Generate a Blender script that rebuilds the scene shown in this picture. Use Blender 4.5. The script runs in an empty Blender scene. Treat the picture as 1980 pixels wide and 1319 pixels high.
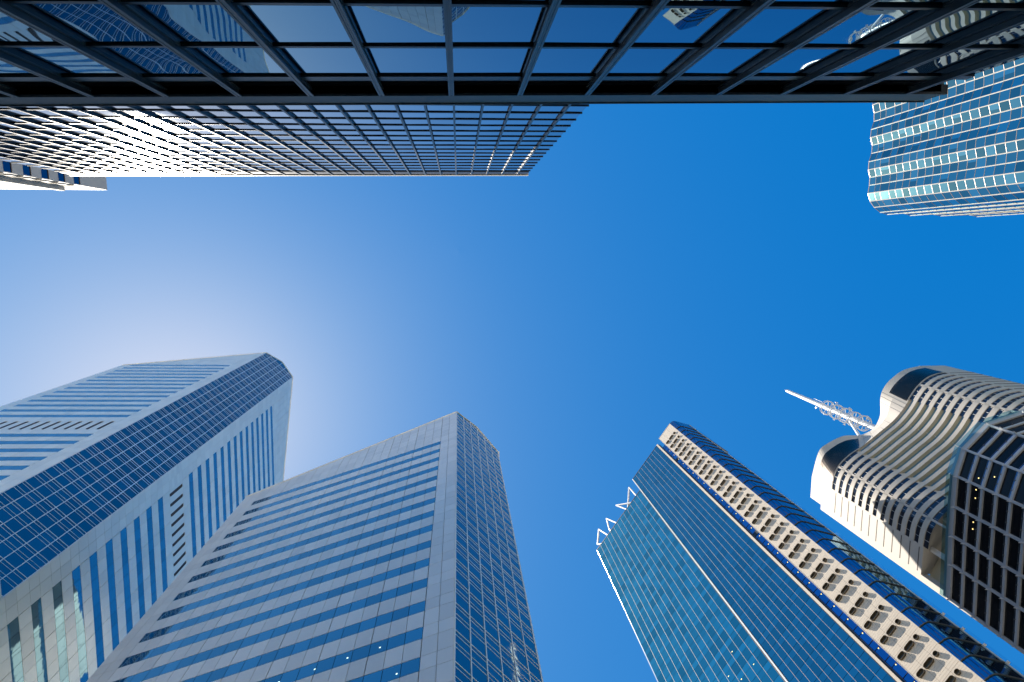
import bpy, bmesh, math, random
from mathutils import Matrix, Vector
random.seed(7)
C = bpy.context.scene.collection
SC = bpy.context.scene

# ------------------------------------------------------------------ camera
# metres; the camera stands at the origin (eye height), X to the right of the picture, Z straight up
cam = bpy.data.cameras.new('camera')
cam.sensor_width = 36.0
cam.lens = 1250.0 / 1980.0 * 36.0
cam.clip_end = 6000
cam.clip_start = 0.05
co = bpy.data.objects.new('camera', cam)
C.objects.link(co)
MR = ((0.9966541067408234, -0.011268843709533223, 0.08095433699377313),
      (0.0, 0.9904502397513806, 0.1378706733733922),
      (-0.08173488555476954, -0.13740937281671403, 0.9871362989706467))
m = Matrix([[MR[i][0], -MR[i][1], -MR[i][2], 0] for i in range(3)] + [[0, 0, 0, 1]])
co.matrix_world = m
SC.camera = co

# ------------------------------------------------------------------ world, sun, exposure
SUN = Vector((-0.4419, 0.2731, 1.0)).normalized()
SUN_EL = math.asin(SUN.z)
SUN_AZ = math.atan2(SUN.x, SUN.y)          # clockwise from +Y
w = bpy.data.worlds.new('World')
SC.world = w
w.use_nodes = True
wn = w.node_tree
wn.nodes.clear()
sky = wn.nodes.new('ShaderNodeTexSky')
sky.sky_type = 'NISHITA'
sky.sun_disc = False
sky.sun_elevation = SUN_EL
sky.sun_rotation = SUN_AZ
sky.air_density = 1.0
sky.dust_density = 0.8
sky.ozone_density = 3.0
bg = wn.nodes.new('ShaderNodeBackground')
SKY = 0.12          # level at which the grade below was measured
EXPO = 2.0 ** 1.25
bg.inputs['Strength'].default_value = SKY / EXPO
wo = wn.nodes.new('ShaderNodeOutputWorld')
# colour grade of the whole sky: deep polarised blue, softer rise towards the sun
sep = wn.nodes.new('ShaderNodeSeparateColor'); com = wn.nodes.new('ShaderNodeCombineColor')
wn.links.new(sky.outputs[0], sep.inputs[0])
def mth(op, a, b):
    n = wn.nodes.new('ShaderNodeMath'); n.operation = op
    for i, v in enumerate((a, b)):
        if isinstance(v, (int, float)): n.inputs[i].default_value = v
        else: wn.links.new(v, n.inputs[i])
    return n.outputs[0]
r_ = mth('MAXIMUM', mth('MULTIPLY', mth('SUBTRACT', sep.outputs[0], 0.095/SKY), 0.60), 0.004/SKY)
g_ = mth('MULTIPLY', mth('POWER', mth('MULTIPLY', sep.outputs[1], SKY/0.175), 0.68), 0.20/SKY)
b_ = mth('MULTIPLY', mth('POWER', mth('MULTIPLY', sep.outputs[2], SKY/0.333), 0.28), 0.62/SKY)
wn.links.new(r_, com.inputs[0]); wn.links.new(g_, com.inputs[1]); wn.links.new(b_, com.inputs[2])
wn.links.new(com.outputs[0], bg.inputs[0])
wn.links.new(bg.outputs[0], wo.inputs[0])
sl = bpy.data.lights.new('sun', 'SUN')
sl.energy = 5.0
sl.angle = math.radians(0.53)
sl.color = (1.0, 0.91, 0.78)
so = bpy.data.objects.new('sun', sl)
C.objects.link(so)
so.rotation_euler = SUN.to_track_quat('Z', 'Y').to_euler()
so.location = SUN * 400
SC.view_settings.view_transform = 'Standard'
SC.view_settings.look = 'None'
SC.view_settings.gamma = 1.0
SC.view_settings.exposure = 1.25
SC.render.engine = 'CYCLES'
SC.cycles.max_bounces = 8
SC.cycles.glossy_bounces = 5
SC.cycles.transparent_max_bounces = 12
SC.render.resolution_x = 1024
SC.render.resolution_y = 682

# ------------------------------------------------------------------ materials
def mat(name, base, rough=0.5, metal=0.0, spec=0.5, tone=0.0, noise=0.0, nscale=1.0, streak=False,
        wave=0.0, wscale=0.6, emit=0.0, aniso=None, wstretch=None, coat=0.0):
    """Principled surface; 'tone' scales how far the per-panel attribute changes the colour,
    noise adds weathering, wave bends the reflection as float glass and thin sheet do."""
    m = bpy.data.materials.new(name)
    m.use_nodes = True
    nt = m.node_tree
    p = nt.nodes['Principled BSDF']
    p.inputs['Base Color'].default_value = (*base, 1)
    p.inputs['Roughness'].default_value = rough
    p.inputs['Metallic'].default_value = metal
    p.inputs['Specular IOR Level'].default_value = spec
    if coat:
        p.inputs['Coat Weight'].default_value = coat
        p.inputs['Coat Roughness'].default_value = 0.03
    last = None
    def mixmul(prev, fac_socket, a, b):
        mr = nt.nodes.new('ShaderNodeMapRange')
        mr.inputs['To Min'].default_value = a
        mr.inputs['To Max'].default_value = b
        nt.links.new(fac_socket, mr.inputs['Value'])
        vm = nt.nodes.new('ShaderNodeVectorMath'); vm.operation = 'SCALE'
        if prev is None:
            vm.inputs[0].default_value = base
        else:
            nt.links.new(prev, vm.inputs[0])
        nt.links.new(mr.outputs[0], vm.inputs['Scale'])
        return vm.outputs[0]
    if tone:
        at = nt.nodes.new('ShaderNodeAttribute'); at.attribute_name = 'tone'
        last = mixmul(last, at.outputs['Fac'], 1 - tone, 1 + tone)
    geo = nt.nodes.new('ShaderNodeNewGeometry')
    if noise:
        mp = nt.nodes.new('ShaderNodeMapping')
        if streak: mp.inputs['Scale'].default_value = (1, 1, 0.12)
        nt.links.new(geo.outputs['Position'], mp.inputs[0])
        nz = nt.nodes.new('ShaderNodeTexNoise'); nz.inputs['Scale'].default_value = nscale
        nz.inputs['Detail'].default_value = 4
        nt.links.new(mp.outputs[0], nz.inputs['Vector'])
        last = mixmul(last, nz.outputs['Fac'], 1 - noise, 1 + noise)
    if last is not None:
        nt.links.new(last, p.inputs['Base Color'])
    if wave:
        mp = nt.nodes.new('ShaderNodeMapping')
        if wstretch: mp.inputs['Scale'].default_value = wstretch
        nt.links.new(geo.outputs['Position'], mp.inputs[0])
        nz = nt.nodes.new('ShaderNodeTexNoise'); nz.inputs['Scale'].default_value = wscale
        nz.inputs['Detail'].default_value = 1.0
        nt.links.new(mp.outputs[0], nz.inputs['Vector'])
        bp = nt.nodes.new('ShaderNodeBump'); bp.inputs['Distance'].default_value = wave
        bp.inputs['Strength'].default_value = 1.0
        nt.links.new(nz.outputs['Fac'], bp.inputs['Height'])
        nt.links.new(bp.outputs[0], p.inputs['Normal'])
    if emit:
        p.inputs['Emission Color'].default_value = (*base, 1)
        p.inputs['Emission Strength'].default_value = emit
    return m

def clear_glass(name, tintc, fac, gloss=(0.5, 0.8, 0.85)):
    m = bpy.data.materials.new(name); m.use_nodes = True
    nt = m.node_tree; nt.nodes.clear()
    o = nt.nodes.new('ShaderNodeOutputMaterial')
    tr = nt.nodes.new('ShaderNodeBsdfTransparent'); tr.inputs[0].default_value = (*tintc, 1)
    gl = nt.nodes.new('ShaderNodeBsdfGlossy'); gl.inputs['Roughness'].default_value = 0.03
    gl.inputs['Color'].default_value = (*gloss, 1)
    mx = nt.nodes.new('ShaderNodeMixShader'); mx.inputs[0].default_value = fac
    nt.links.new(tr.outputs[0], mx.inputs[1]); nt.links.new(gl.outputs[0], mx.inputs[2])
    nt.links.new(mx.outputs[0], o.inputs[0])
    return m

M = dict(
    panel=mat('pale_metal_panel', (0.93, 0.90, 0.78), 0.32, 0.4, 0.5, tone=0.09, noise=0.05, nscale=0.35, streak=True),
    panel_warm=mat('grey_metal_panel', (0.84, 0.80, 0.72), 0.34, 0.3, 0.5, tone=0.09, noise=0.05, nscale=0.35, streak=True),
    joint=mat('dark_joint', (0.06, 0.052, 0.052), 0.8),
    ribbon=mat('blue_ribbon_glass', (0.22, 0.38, 0.42), 0.03, 1.0, tone=0.12, wave=0.004, wscale=0.9),
    chamfer=mat('deep_blue_glass', (0.16, 0.25, 0.28), 0.03, 1.0, tone=0.10, wave=0.004, wscale=0.9),
    mullion=mat('pale_mullion', (0.88, 0.84, 0.76), 0.35, 0.3),
    matt=mat('matt_black_bar', (0.02, 0.02, 0.025), 0.9, 0.0, 0.1),
    black_metal=mat('black_metal', (0.012, 0.013, 0.016), 0.35, 0.0, 0.5),
    fin=mat('dark_bronze_fin', (0.030, 0.040, 0.047), 0.36, 0.0, 0.45, noise=0.08, nscale=0.8),
    fascia=mat('dark_fascia', (0.035, 0.048, 0.058), 0.5, 0.0, 0.5, noise=0.12, nscale=0.7),
    pod_glass=mat('mirror_blue_glass', (0.13, 0.29, 0.38), 0.01, 1.0, wave=0.012, wscale=0.55, wstretch=(1, 1, 0.8)),
    tow_glass=mat('tower_blue_glass', (0.42, 0.47, 0.52), 0.075, 1.0, tone=0.16, wave=0.006, wscale=1.0),
    coping=mat('pale_coping', (0.62, 0.58, 0.52), 0.5),
    teal=mat('teal_glass', (0.10, 0.46, 0.49), 0.04, 1.0, tone=0.22, wave=0.006, wscale=0.8),
    royal=mat('royal_blue_glass', (0.08, 0.34, 0.40), 0.04, 1.0, tone=0.12, wave=0.004, wscale=0.8),
    curved=mat('curved_blue_glass', (0.03, 0.26, 0.42), 0.03, 1.0),
    recess=mat('recess_blue_glass', (0.05, 0.24, 0.50), 0.08, 1.0, tone=0.1),
    cream=mat('cream_cladding', (0.62, 0.525, 0.41), 0.5, 0.0, 0.4, tone=0.05, noise=0.05, nscale=0.5, streak=True),
    bronze=mat('dark_bronze', (0.075, 0.058, 0.035), 0.4, 0.3, 0.5, noise=0.2, nscale=3.0),
    chrome=mat('polished_steel', (0.85, 0.87, 0.9), 0.12, 1.0),
    white_metal=mat('white_painted_steel', (0.66, 0.66, 0.65), 0.38, 0.0, 0.5, noise=0.05, nscale=0.9),
    dark_fin=mat('grey_sunshade', (0.06, 0.065, 0.07), 0.7, 0.0, 0.3),
    concrete=mat('white_concrete', (0.50, 0.46, 0.405), 0.65, 0.0, 0.3, tone=0.04, noise=0.06, nscale=0.25, streak=True),
    slit=mat('slit_brown', (0.06, 0.045, 0.04), 0.7),
    navy=mat('navy_glass', (0.02, 0.03, 0.05), 0.05, 0.35, 0.8, tone=0.3, wave=0.003, wscale=0.9),
    louvre=mat('dark_louvre_metal', (0.075, 0.06, 0.05), 0.27, 1.0, noise=0.35, nscale=0.8, wave=0.03, wscale=0.5, wstretch=(1, 1, 6)),
    olive=mat('olive_soffit', (0.46, 0.43, 0.32), 0.8, noise=0.08, nscale=0.5),
    balus=clear_glass('balustrade_glass', (0.42, 0.66, 0.70), 0.20),
    finglass=clear_glass('wing_glass', (0.82, 0.92, 0.97), 0.06),
    gridframe=mat('pale_blue_concrete', (0.34, 0.36, 0.39), 0.55, tone=0.05, noise=0.06, nscale=0.4),
    gridglass=mat('shaded_black_glass', (0.006, 0.007, 0.009), 0.10, 0.0, 0.22),
    gridblue=mat('blue_vision_glass', (0.08, 0.17, 0.28), 0.04, 1.0, tone=0.2),
    zzbar=mat('brown_metal_bar', (0.28, 0.23, 0.21), 0.45, 1.0),
    cyan=mat('cyan_grey_glass', (0.20, 0.44, 0.44), 0.06, 1.0, tone=0.45, wave=0.004, wscale=0.8),
    pinkbar=mat('pinkish_grey_bar', (0.34, 0.29, 0.27), 0.5),
    creamfin=mat('cream_fin', (0.50, 0.46, 0.40), 0.45),
    beige=mat('beige_precast', (0.50, 0.47, 0.43), 0.7, 0.0, 0.3, tone=0.03, noise=0.06, nscale=0.6),
    beigelit=mat('beige_precast_lit', (0.52, 0.485, 0.43), 0.7, 0.0, 0.3, noise=0.05, nscale=0.6),  # the beige precast again, its colour lightened for the sunlit side
    bluewin=mat('dark_blue_window', (0.08, 0.13, 0.20), 0.05, 1.0),
    lamp=mat('warm_lamp', (1.0, 0.72, 0.25), 0.5, emit=0.9),
    lampw=mat('white_lamp', (0.85, 1.0, 0.85), 0.5, emit=0.6),
    roof=mat('roof_grey', (0.22, 0.22, 0.22), 0.85),
    asphalt=mat('asphalt', (0.05, 0.05, 0.052), 0.9, noise=0.15, nscale=0.6),
    paving=mat('paving', (0.38, 0.36, 0.32), 0.85, noise=0.12, nscale=0.8),
    red=mat('red_paint', (0.5, 0.05, 0.02), 0.5),
)

# ------------------------------------------------------------------ mesh helpers
SIZE = 1.0            # metres per drawing unit of the building being built (set by its storey height)
class MB:
    def __init__(s): s.v = []; s.f = []; s.t = []
    def poly(s, pts, tone=0.5):
        b = len(s.v); s.v += [tuple(p) for p in pts]; s.f.append(tuple(range(b, b + len(pts)))); s.t.append(tone)
    def hexa(s, p, tone=0.5):
        b = len(s.v); s.v += [tuple(q) for q in p]
        for q in ((0,3,2,1),(4,5,6,7),(0,1,5,4),(1,2,6,5),(2,3,7,6),(3,0,4,7)):
            s.f.append(tuple(b+i for i in q)); s.t.append(tone)
    def box(s, fr, s0, s1, z0, z1, d0, d1, tone=0.5):
        s.hexa([fr(s0,d0,z0), fr(s1,d0,z0), fr(s1,d1,z0), fr(s0,d1,z0),
                fr(s0,d0,z1), fr(s1,d0,z1), fr(s1,d1,z1), fr(s0,d1,z1)], tone)
    def tube(s, a, b, r, n=10, r2=None, tone=0.5, caps=True):
        a = Vector(a); b = Vector(b); r2 = r if r2 is None else r2
        z = (b-a).normalized(); x = z.orthogonal().normalized(); y = z.cross(x)
        o = len(s.v)
        for P, R in ((a, r), (b, r2)):
            for i in range(n):
                t = 2*math.pi*i/n; s.v.append(tuple(P + x*math.cos(t)*R + y*math.sin(t)*R))
        for i in range(n):
            j = (i+1) % n; s.f.append((o+i, o+j, o+n+j, o+n+i)); s.t.append(tone)
        if caps:
            s.f.append(tuple(o+i for i in range(n))[::-1]); s.t.append(tone)
            s.f.append(tuple(o+n+i for i in range(n))); s.t.append(tone)
    def ring(s, c, ax, R, r, n=28, k=6):
        c = Vector(c); ax = Vector(ax).normalized(); x = ax.orthogonal().normalized(); y = ax.cross(x); o = len(s.v)
        for i in range(n):
            t = 2*math.pi*i/n; d = x*math.cos(t)+y*math.sin(t)
            for j in range(k):
                u = 2*math.pi*j/k; s.v.append(tuple(c + d*(R + r*math.cos(u)) + ax*r*math.sin(u)))
        for i in range(n):
            for j in range(k):
                i2 = (i+1) % n; j2 = (j+1) % k
                s.f.append((o+i*k+j, o+i2*k+j, o+i2*k+j2, o+i*k+j2)); s.t.append(0.5)
    def build(s, name, material, parent=None, smooth=False, recalc=True):
        me = bpy.data.meshes.new(name)
        me.from_pydata([(x*SIZE, y*SIZE, z*SIZE) for x, y, z in s.v], [], s.f)
        a = me.attributes.new('tone', 'FLOAT', 'FACE')
        a.data.foreach_set('value', s.t)
        if recalc:
            bm = bmesh.new(); bm.from_mesh(me)
            bmesh.ops.recalc_face_normals(bm, faces=bm.faces)
            bm.to_mesh(me); bm.free()
        if smooth:
            for p in me.polygons: p.use_smooth = True
        me.materials.append(M[material])
        o = bpy.data.objects.new(name, me)
        C.objects.link(o)
        if parent: o.parent = parent
        return o

def frame(p0, ang, flip=False):
    """facade coordinates: s along the wall, d outward (towards the viewer's side), z up"""
    a = math.radians(ang); dx, dy = math.cos(a), math.sin(a)
    nx, ny = dy, -dx
    if nx*p0[0] + ny*p0[1] > 0: nx, ny = -nx, -ny
    if flip: nx, ny = -nx, -ny
    def fr(s, d, z): return (p0[0]+s*dx+d*nx, p0[1]+s*dy+d*ny, z)
    return fr

def thing(name, label, cat, loc=(0, 0, 0), group=None):
    o = bpy.data.objects.new(name, None); C.objects.link(o)
    o.empty_display_size = 2
    o['label'] = label; o['category'] = cat
    if group: o['group'] = group
    return o
def struct(o):
    o['kind'] = 'structure'; return o
rnd = random.random
GZ = -1.6

# ------------------------------------------------------------------ ground
g = MB(); R = 3000
g.poly([(-R,-R,GZ-0.15),(R,-R,GZ-0.15),(R,R,GZ-0.15),(-R,R,GZ-0.15)])
struct(g.build('road', 'asphalt'))
g = MB()
for x0, x1, y0, y1 in ((-500, 500, -500.0, 4.0), (-500, 500, 18, 500)):
    g.hexa([(x0,y0,GZ-0.14),(x1,y0,GZ-0.14),(x1,y1,GZ-0.14),(x0,y1,GZ-0.14),(x0,y0,GZ),(x1,y0,GZ),(x1,y1,GZ),(x0,y1,GZ)])
struct(g.build('pavement', 'paving'))  # unseen ground, widened so sunlit paving bounces light up the facades

# ------------------------------------------------------------------ the two pale ribbon-window towers
def clip_cell(mb, fr, s0, s1, z0, z1, top, d0, d1, gap, tone):
    s0 += gap; s1 -= gap; z0 += gap; z1 -= gap
    a = min(z1, top(s0)-0.02); b = min(z1, top(s1)-0.02)
    if a <= z0+0.02 and b <= z0+0.02: return
    a = max(a, z0+0.01); b = max(b, z0+0.01)
    mb.hexa([fr(s0,d0,z0), fr(s1,d0,z0), fr(s1,d1,z0), fr(s0,d1,z0),
             fr(s0,d0,a), fr(s1,d0,b), fr(s1,d1,b), fr(s0,d1,a)], tone)

def ribbon_facade(root, fr, length, top, bot, s_lo, s_hi, tops, wh, floor, pane, per_bay, slots, pmat):
    """wall of metal panels with a ribbon of glass on each storey"""
    # column edges
    cols = [0.0, s_lo/2, s_lo]
    n = round((s_hi-s_lo)/pane); pw = (s_hi-s_lo)/n
    cols += [s_lo+pw*(i+1) for i in range(n)]
    if length > s_hi+0.3: cols += [ (s_hi+length)/2, length] if length-s_hi > 2 else [length]
    zs = []
    allz = sorted(tops)
    lines = set()
    for t in allz: lines.add(round(t, 3)); lines.add(round(t-wh, 3))
    z = allz[0]-wh
    while z > bot: z -= floor-wh; lines.add(round(z,3)); z -= wh; lines.add(round(z,3))
    z = allz[-1]
    mx = max(top(0), top(length/2), top(length))
    while z < mx+2: z += floor/2; lines.add(round(z,3))
    for lo, hi in slots:
        k = int(round((hi-lo)/1.0)); 
        for i in range(k+1): lines.add(round(lo+(hi-lo)*i/k,3))
    L = sorted(l for l in lines if l > bot)
    L = [bot]+L
    # drop slivers
    LL = [L[0]]
    for l in L[1:]:
        if l-LL[-1] > 0.45: LL.append(l)
    mb = MB(); body = MB()
    win = [(t-wh, t) for t in allz]
    def is_win(z0, z1): 
        m_ = (z0+z1)/2
        return any(a-0.05 < m_ < b+0.05 for a, b in win)
    def in_slot(z0,z1):
        m_ = (z0+z1)/2
        return any(a+0.2 < m_ < b-0.2 for a, b in slots)
    for i in range(len(cols)-1):
        s0, s1 = cols[i], cols[i+1]
        inside = s0 >= s_lo-0.01 and s1 <= s_hi+0.01
        bayjoint = inside and (round((s0-s_lo)/pw) % per_bay == 0)
        for j in range(len(LL)-1):
            z0, z1 = LL[j], LL[j+1]
            if z0 > max(top(s0), top(s1)): continue
            if inside and is_win(z0, z1): continue
            if inside and in_slot(z0, z1):
                c = (s0+s1)/2
                clip_cell(mb, fr, s0, c-0.26, z0, z1, top, -0.1, 0.03, 0.008, 0.5)
                clip_cell(mb, fr, c+0.26, s1, z0, z1, top, -0.1, 0.03, 0.008, 0.5)
                continue
            ga = 0.02
            tn = 0.5+(rnd()-0.5)*0.7
            q0 = s0 + (0.03 if (bayjoint or abs(s0-s_lo) < 0.01) else 0.0)
            clip_cell(mb, fr, q0, s1, z0, z1, top, -0.1, 0.03, ga if ga else 0, tn)
    mb.build('cladding', pmat, root)
    # windows: one object per storey ribbon
    for t in allz:
        wb = MB(); z0, z1 = t-wh, t
        for i in range(n):
            s0 = s_lo+pw*i; s1 = s0+pw
            tl = (rnd()-0.5)*0.006
            tp = min(z1, top(s0)-0.3, top(s1)-0.3)
            if tp < z0+0.5: continue
            b = wb
            b.hexa([fr(s0+0.02,-0.08,z0+0.03), fr(s1-0.02,-0.08,z0+0.03), fr(s1-0.02,0.02+tl,z0+0.03), fr(s0+0.02,0.02-tl,z0+0.03),
                    fr(s0+0.02,-0.08,tp-0.03), fr(s1-0.02,-0.08,tp-0.03), fr(s1-0.02,0.02+tl,tp-0.03), fr(s0+0.02,0.02-tl,tp-0.03)], rnd())
        if wb.f: wb.build('ribbon_window', 'ribbon', root)
    return pw, n

def sash_windows(root, fr, width, npane, top, bot, node0, floor, nlow):
    """blue glass chamfer with pale mullions; horizontal bars in groups per storey"""
    pw = width/npane
    k0 = int(math.floor((bot-node0)/floor)); 
    zmax = max(top(0), top(width/2), top(width))
    nodes = []
    z = node0
    while z > bot: z -= floor
    while z < zmax: nodes.append(z); z += floor
    bars = MB(); verts = MB()
    for nd in nodes:
        bars = MB()
        for off, th in ((0, 0.035), (-0.5, 0.024), (-1.42, 0.024), (-1.95, 0.024)):
            zz = nd+off
            ok = [i for i in range(npane) if zz >= bot and zz <= min(top(i*pw), top((i+1)*pw))-0.1]
            if ok: bars.box(fr, ok[0]*pw, (ok[-1]+1)*pw, zz-th, zz+th, -0.02, 0.03 if off == 0 else 0.02)
        if bars.f: bars.build('transom', 'mullion', root)
    for i in range(npane+1):
        s = i*pw; th = 0.045 if 0 < i < npane else 0.10
        a = max(0, s-th); b = min(width, s+th)
        verts.hexa([fr(a,-0.02,bot), fr(b,-0.02,bot), fr(b,0.05,bot), fr(a,0.05,bot),
                    fr(a,-0.02,top(a)), fr(b,-0.02,top(b)), fr(b,0.05,top(b)), fr(a,0.05,top(a))])
    verts.build('mullion', 'mullion', root)
    edges = [bot]+[nd for nd in nodes if nd > bot+0.5]+[zmax+5]
    for j in range(len(edges)-1):
        gb = MB()
        for i in range(npane):
            s0, s1 = i*pw, (i+1)*pw; tl = (rnd()-0.5)*0.006
            clipz = [min(edges[j+1], top(s)) for s in (s0, s1)]
            if max(clipz) <= edges[j]: continue
            clipz = [max(c_, edges[j]+0.01) for c_ in clipz]
            gb.poly([fr(s0,-tl,edges[j]), fr(s1,tl,edges[j]), fr(s1,tl,clipz[1]), fr(s0,-tl,clipz[0])], rnd())
        if gb.f: gb.build('window', 'chamfer', root)

def core(root, pts, bot=GZ, mname='joint', roofm='roof', name='core_wall'):
    """solid body: pts = (x, y, ztop)"""
    mb = MB(); n = len(pts)
    for i in range(n):
        a, b = pts[i], pts[(i+1) % n]
        mb.poly([(a[0],a[1],bot),(b[0],b[1],bot),(b[0],b[1],b[2]),(a[0],a[1],a[2])])
    mb.build(name, mname, root, recalc=False)
    r = MB(); cx = sum(p[0] for p in pts)/n; cy = sum(p[1] for p in pts)/n; cz = sum(p[2] for p in pts)/n
    for i in range(n):
        a, b = pts[i], pts[(i+1) % n]
        r.poly([a, b, (cx, cy, cz)])
    r.build('roof', roofm, root, recalc=False)

def ribbon_tower(label, P1, angG, wG, apexG, z1, z3, za, angA, lenA, endA, angB, lenB, endB, floor,
                 s_lo, s_hiA, s_hiB, topsA, wh, pane, slots, sill, nodeG, pmat, name='ribbon_window_tower', farz=-14):
    root = thing(name, label, 'building')
    frG = frame(P1, angG); frA = frame(P1, angA)
    P3 = frG(wG, 0, 0)[:2]
    frB = frame(P3, angB)
    kA = (endA-z1)/lenA; kB = (endB-z3)/lenB
    topA = lambda s: z1+kA*s
    topB = lambda s: z3+kB*s
    topG = lambda s: z1+(za-z1)*s/apexG if s < apexG else za+(z3-za)*(s-apexG)/(wG-apexG)
    slA = ribbon_facade(root, frA, lenA, topA, GZ, s_lo, s_hiA, topsA, wh, floor, pane, 3, slots, pmat)
    topsB = topsA
    slB = ribbon_facade(root, frB, lenB, topB, GZ, s_lo+0.4 if slots else s_lo, s_hiB, topsB, wh, floor, pane, 3, slots, pmat)
    sash_windows(root, frG, wG, 6, topG, sill, nodeG, floor, 0)
    # body behind the skin
    e = 0.1
    a0 = frA(0,-e,z1-0.05); aE = frA(lenA,-e,endA-0.05)
    b0 = frB(0,-e,z3-0.05); bE = frB(lenB,-e,endB-0.05)
    A_ = Vector(aE); B_ = Vector(bE)
    far = (B_.x+(A_.x-a0[0]), A_.y+(B_.y-b0[1]), min(endA,endB)+farz)
    m0 = frG(apexG, -e, za-0.05)
    g0 = frG(0.0,-e,z1-0.05); g1 = frG(wG,-e,z3-0.05)
    core(root, [aE, g0, m0, g1, bE, far])
    # slender edge trims along the roof
    tr = MB()
    for fr, L_, tp in ((frA, lenA, topA), (frB, lenB, topB), (frG, wG, topG)):
        N_ = 2 if fr is frG else 1
        segs = [(0, apexG), (apexG, wG)] if fr is frG else [(0, L_)]
        for s0, s1 in segs:
            tr.hexa([fr(s0,-0.3,tp(s0)-0.12), fr(s1,-0.3,tp(s1)-0.12), fr(s1,0.11,tp(s1)-0.12), fr(s0,0.11,tp(s0)-0.12),
                     fr(s0,-0.3,tp(s0)+0.04), fr(s1,-0.3,tp(s1)+0.04), fr(s1,0.11,tp(s1)+0.04), fr(s0,0.11,tp(s0)+0.04)])
    tr.build('roof_trim', 'mullion', root)
    # dark slots of the plant storey
    for lo, hi in slots:
        for fr, s0_, (pw, n) in ((frA, s_lo, slA), (frB, s_lo+0.4, slB)):
            for i in range(n):
                c = s0_+pw*(i+0.5)
                sb = MB()
                # pill-shaped louvre slot with a raised rim
                a, b = lo+0.25, hi-0.25; r = 0.2
                pts = []
                for q in range(9): t = math.pi*q/8; pts.append((c+r*math.cos(t), b-r+r*math.sin(t)))
                for q in range(9): t = math.pi+math.pi*q/8; pts.append((c+r*math.cos(t), a+r+r*math.sin(t)))
                sb.poly([fr(x, -0.07, z) for x, z in pts])
                # cheeks around the slot down to the wall face
                for q in range(len(pts)):
                    x0, zq = pts[q]; x1, zw = pts[(q+1) % len(pts)]
                    ex = lambda x: c+(x-c)*1.32
                    sb.poly([fr(x0,-0.07,zq), fr(x1,-0.07,zw), fr(ex(x1),0.032,zw), fr(ex(x0),0.032,zq)])
                sb.build('louvre_slot', 'joint', root)
    return root, frA, frB, frG


# tall tower, bottom left
topsL = [97.3-3.6*k for k in range(0, 27)] + [108.45+3.6*k for k in range(0, 14)]
topsL = [t for t in topsL if t > 3]
lt, lA, lB, lG = ribbon_tower('tall pale tower with ribbon windows and a deep blue glass corner at the lower left',
    (-51.259, 26.748), 46.8, 9.42, 4.43, 174.6, 175.3, 178.45, 181.2, 26.65, 154.5, 91.2, 26.65, 162.0, 3.6,
    2.6, 24.75, 24.3, topsL, 1.63, 1.58, [(99.6, 104.3)], 62.95, 84.76, 'panel')
# squared-off foot of the corner below the chamfer
fb = MB()
P3L = lG(9.42, 0, 0)
for fr, L_ in ((lB, 6.62), (lA, 6.35)):
    z = 62.9; k = 0
    while z > GZ:
        h = 1.63 if k % 2 == 0 else 1.97
        z0 = max(z-h, GZ)
        for i in range(4):
            s0 = -L_+L_*i/4; s1 = -L_+L_*(i+1)/4
            fb.box(fr, s0+0.03, s1-0.03, z0+0.03, z-0.03, -0.3, 0.03, 0.5+(rnd()-0.5)*0.6)
        z -= h; k += 1
fb.build('corner_pier', 'panel', lt)
fc = MB()
cA = lA(-6.35, -0.1, 0); 
fc.poly([(P3L[0], P3L[1], 62.8), (lA(0,-0.1,0)[0], lA(0,-0.1,0)[1], 62.8), (cA[0], cA[1], 62.8)])
fc.build('ledge', 'panel', lt)

# shorter tower, bottom centre
topsM = [90.0-3.55*k for k in range(0, 25)]
mt, mA, mB, mG = ribbon_tower('shorter grey tower with blue ribbon windows and a slanted roof at the bottom centre',
    (-0.603, 26.219), 46.8, 9.9, 4.95, 104.25, 105.2, 107.5, 162.8, 32.35, 93.8, 91+0.0, 30.0, 92.0, 3.55,
    2.33, 29.93, 27.6, topsM, 1.5, 1.318, [], GZ, 49.4, 'panel_warm', farz=6.5)

# its left flank, seen only in the mirror glass of its neighbour
fl0 = mA(32.35, 0.0, 0)[:2]
frF = frame(fl0, 91.0, True)
ribbon_facade(mt, frF, 30.0, lambda s: 93.8+0.22*s, GZ, 2.3, 27.6, topsM, 1.5, 3.55, 1.318*2, 3, [], 'gridframe')
# small roof lights seen glowing behind some panes of the two towers
def lights(root, fr, pts, r=0.06, m_='lampw'):
    for s, z in pts:
        b = MB(); b.box(fr, s-r, s+r, z-r, z+r, 0.0, 0.03)
        b.build('ceiling_light', m_, root)
lights(mt, mA, [(5.5, 43.0), (7.9, 43.05), (10.3, 43.0), (3.9, 39.3), (12.9, 42.9)])
lights(lt, lB, [(4.6, 60.6), (4.9, 55.2)], 0.11)

# ------------------------------------------------------------------ dark office block overhead and the glass tower behind it
pod = thing('office_block', 'dark office block with projecting black mullions and mirror glass across the top', 'building')
pa = math.radians(180+1.26-2.52)
def podfr(Dp, ang=-1.26):
    a = math.radians(ang); t = (math.cos(a), math.sin(a)); n_ = (-math.sin(a), math.cos(a))   # n_ toward the viewer (+Y)
    def fr(s, d, z): return (s*t[0]+(d-Dp)*n_[0], s*t[1]+(d-Dp)*n_[1], z)
    return fr
pf = podfr(3.264)
FS = 0.443*3.12                     # mullion spacing
Tn = [(-0.0124+0.4463*k)*3.12 for k in range(-10, 8)]
Tn = [x for x in Tn if x < 10.2]
REND = 10.38
cols = [Tn[0]-FS]+Tn+[REND]
zr = [12.75-1.8*k for k in range(0, 9)]
bz = MB(); bz.box(pf, cols[0], REND-0.02, GZ, 13.7, -40, -0.12); bz.box(pf, cols[0], 10.45, 13.7, 14.35, -40, 0.1); bz.build('wall', 'black_metal', pod)
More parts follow.
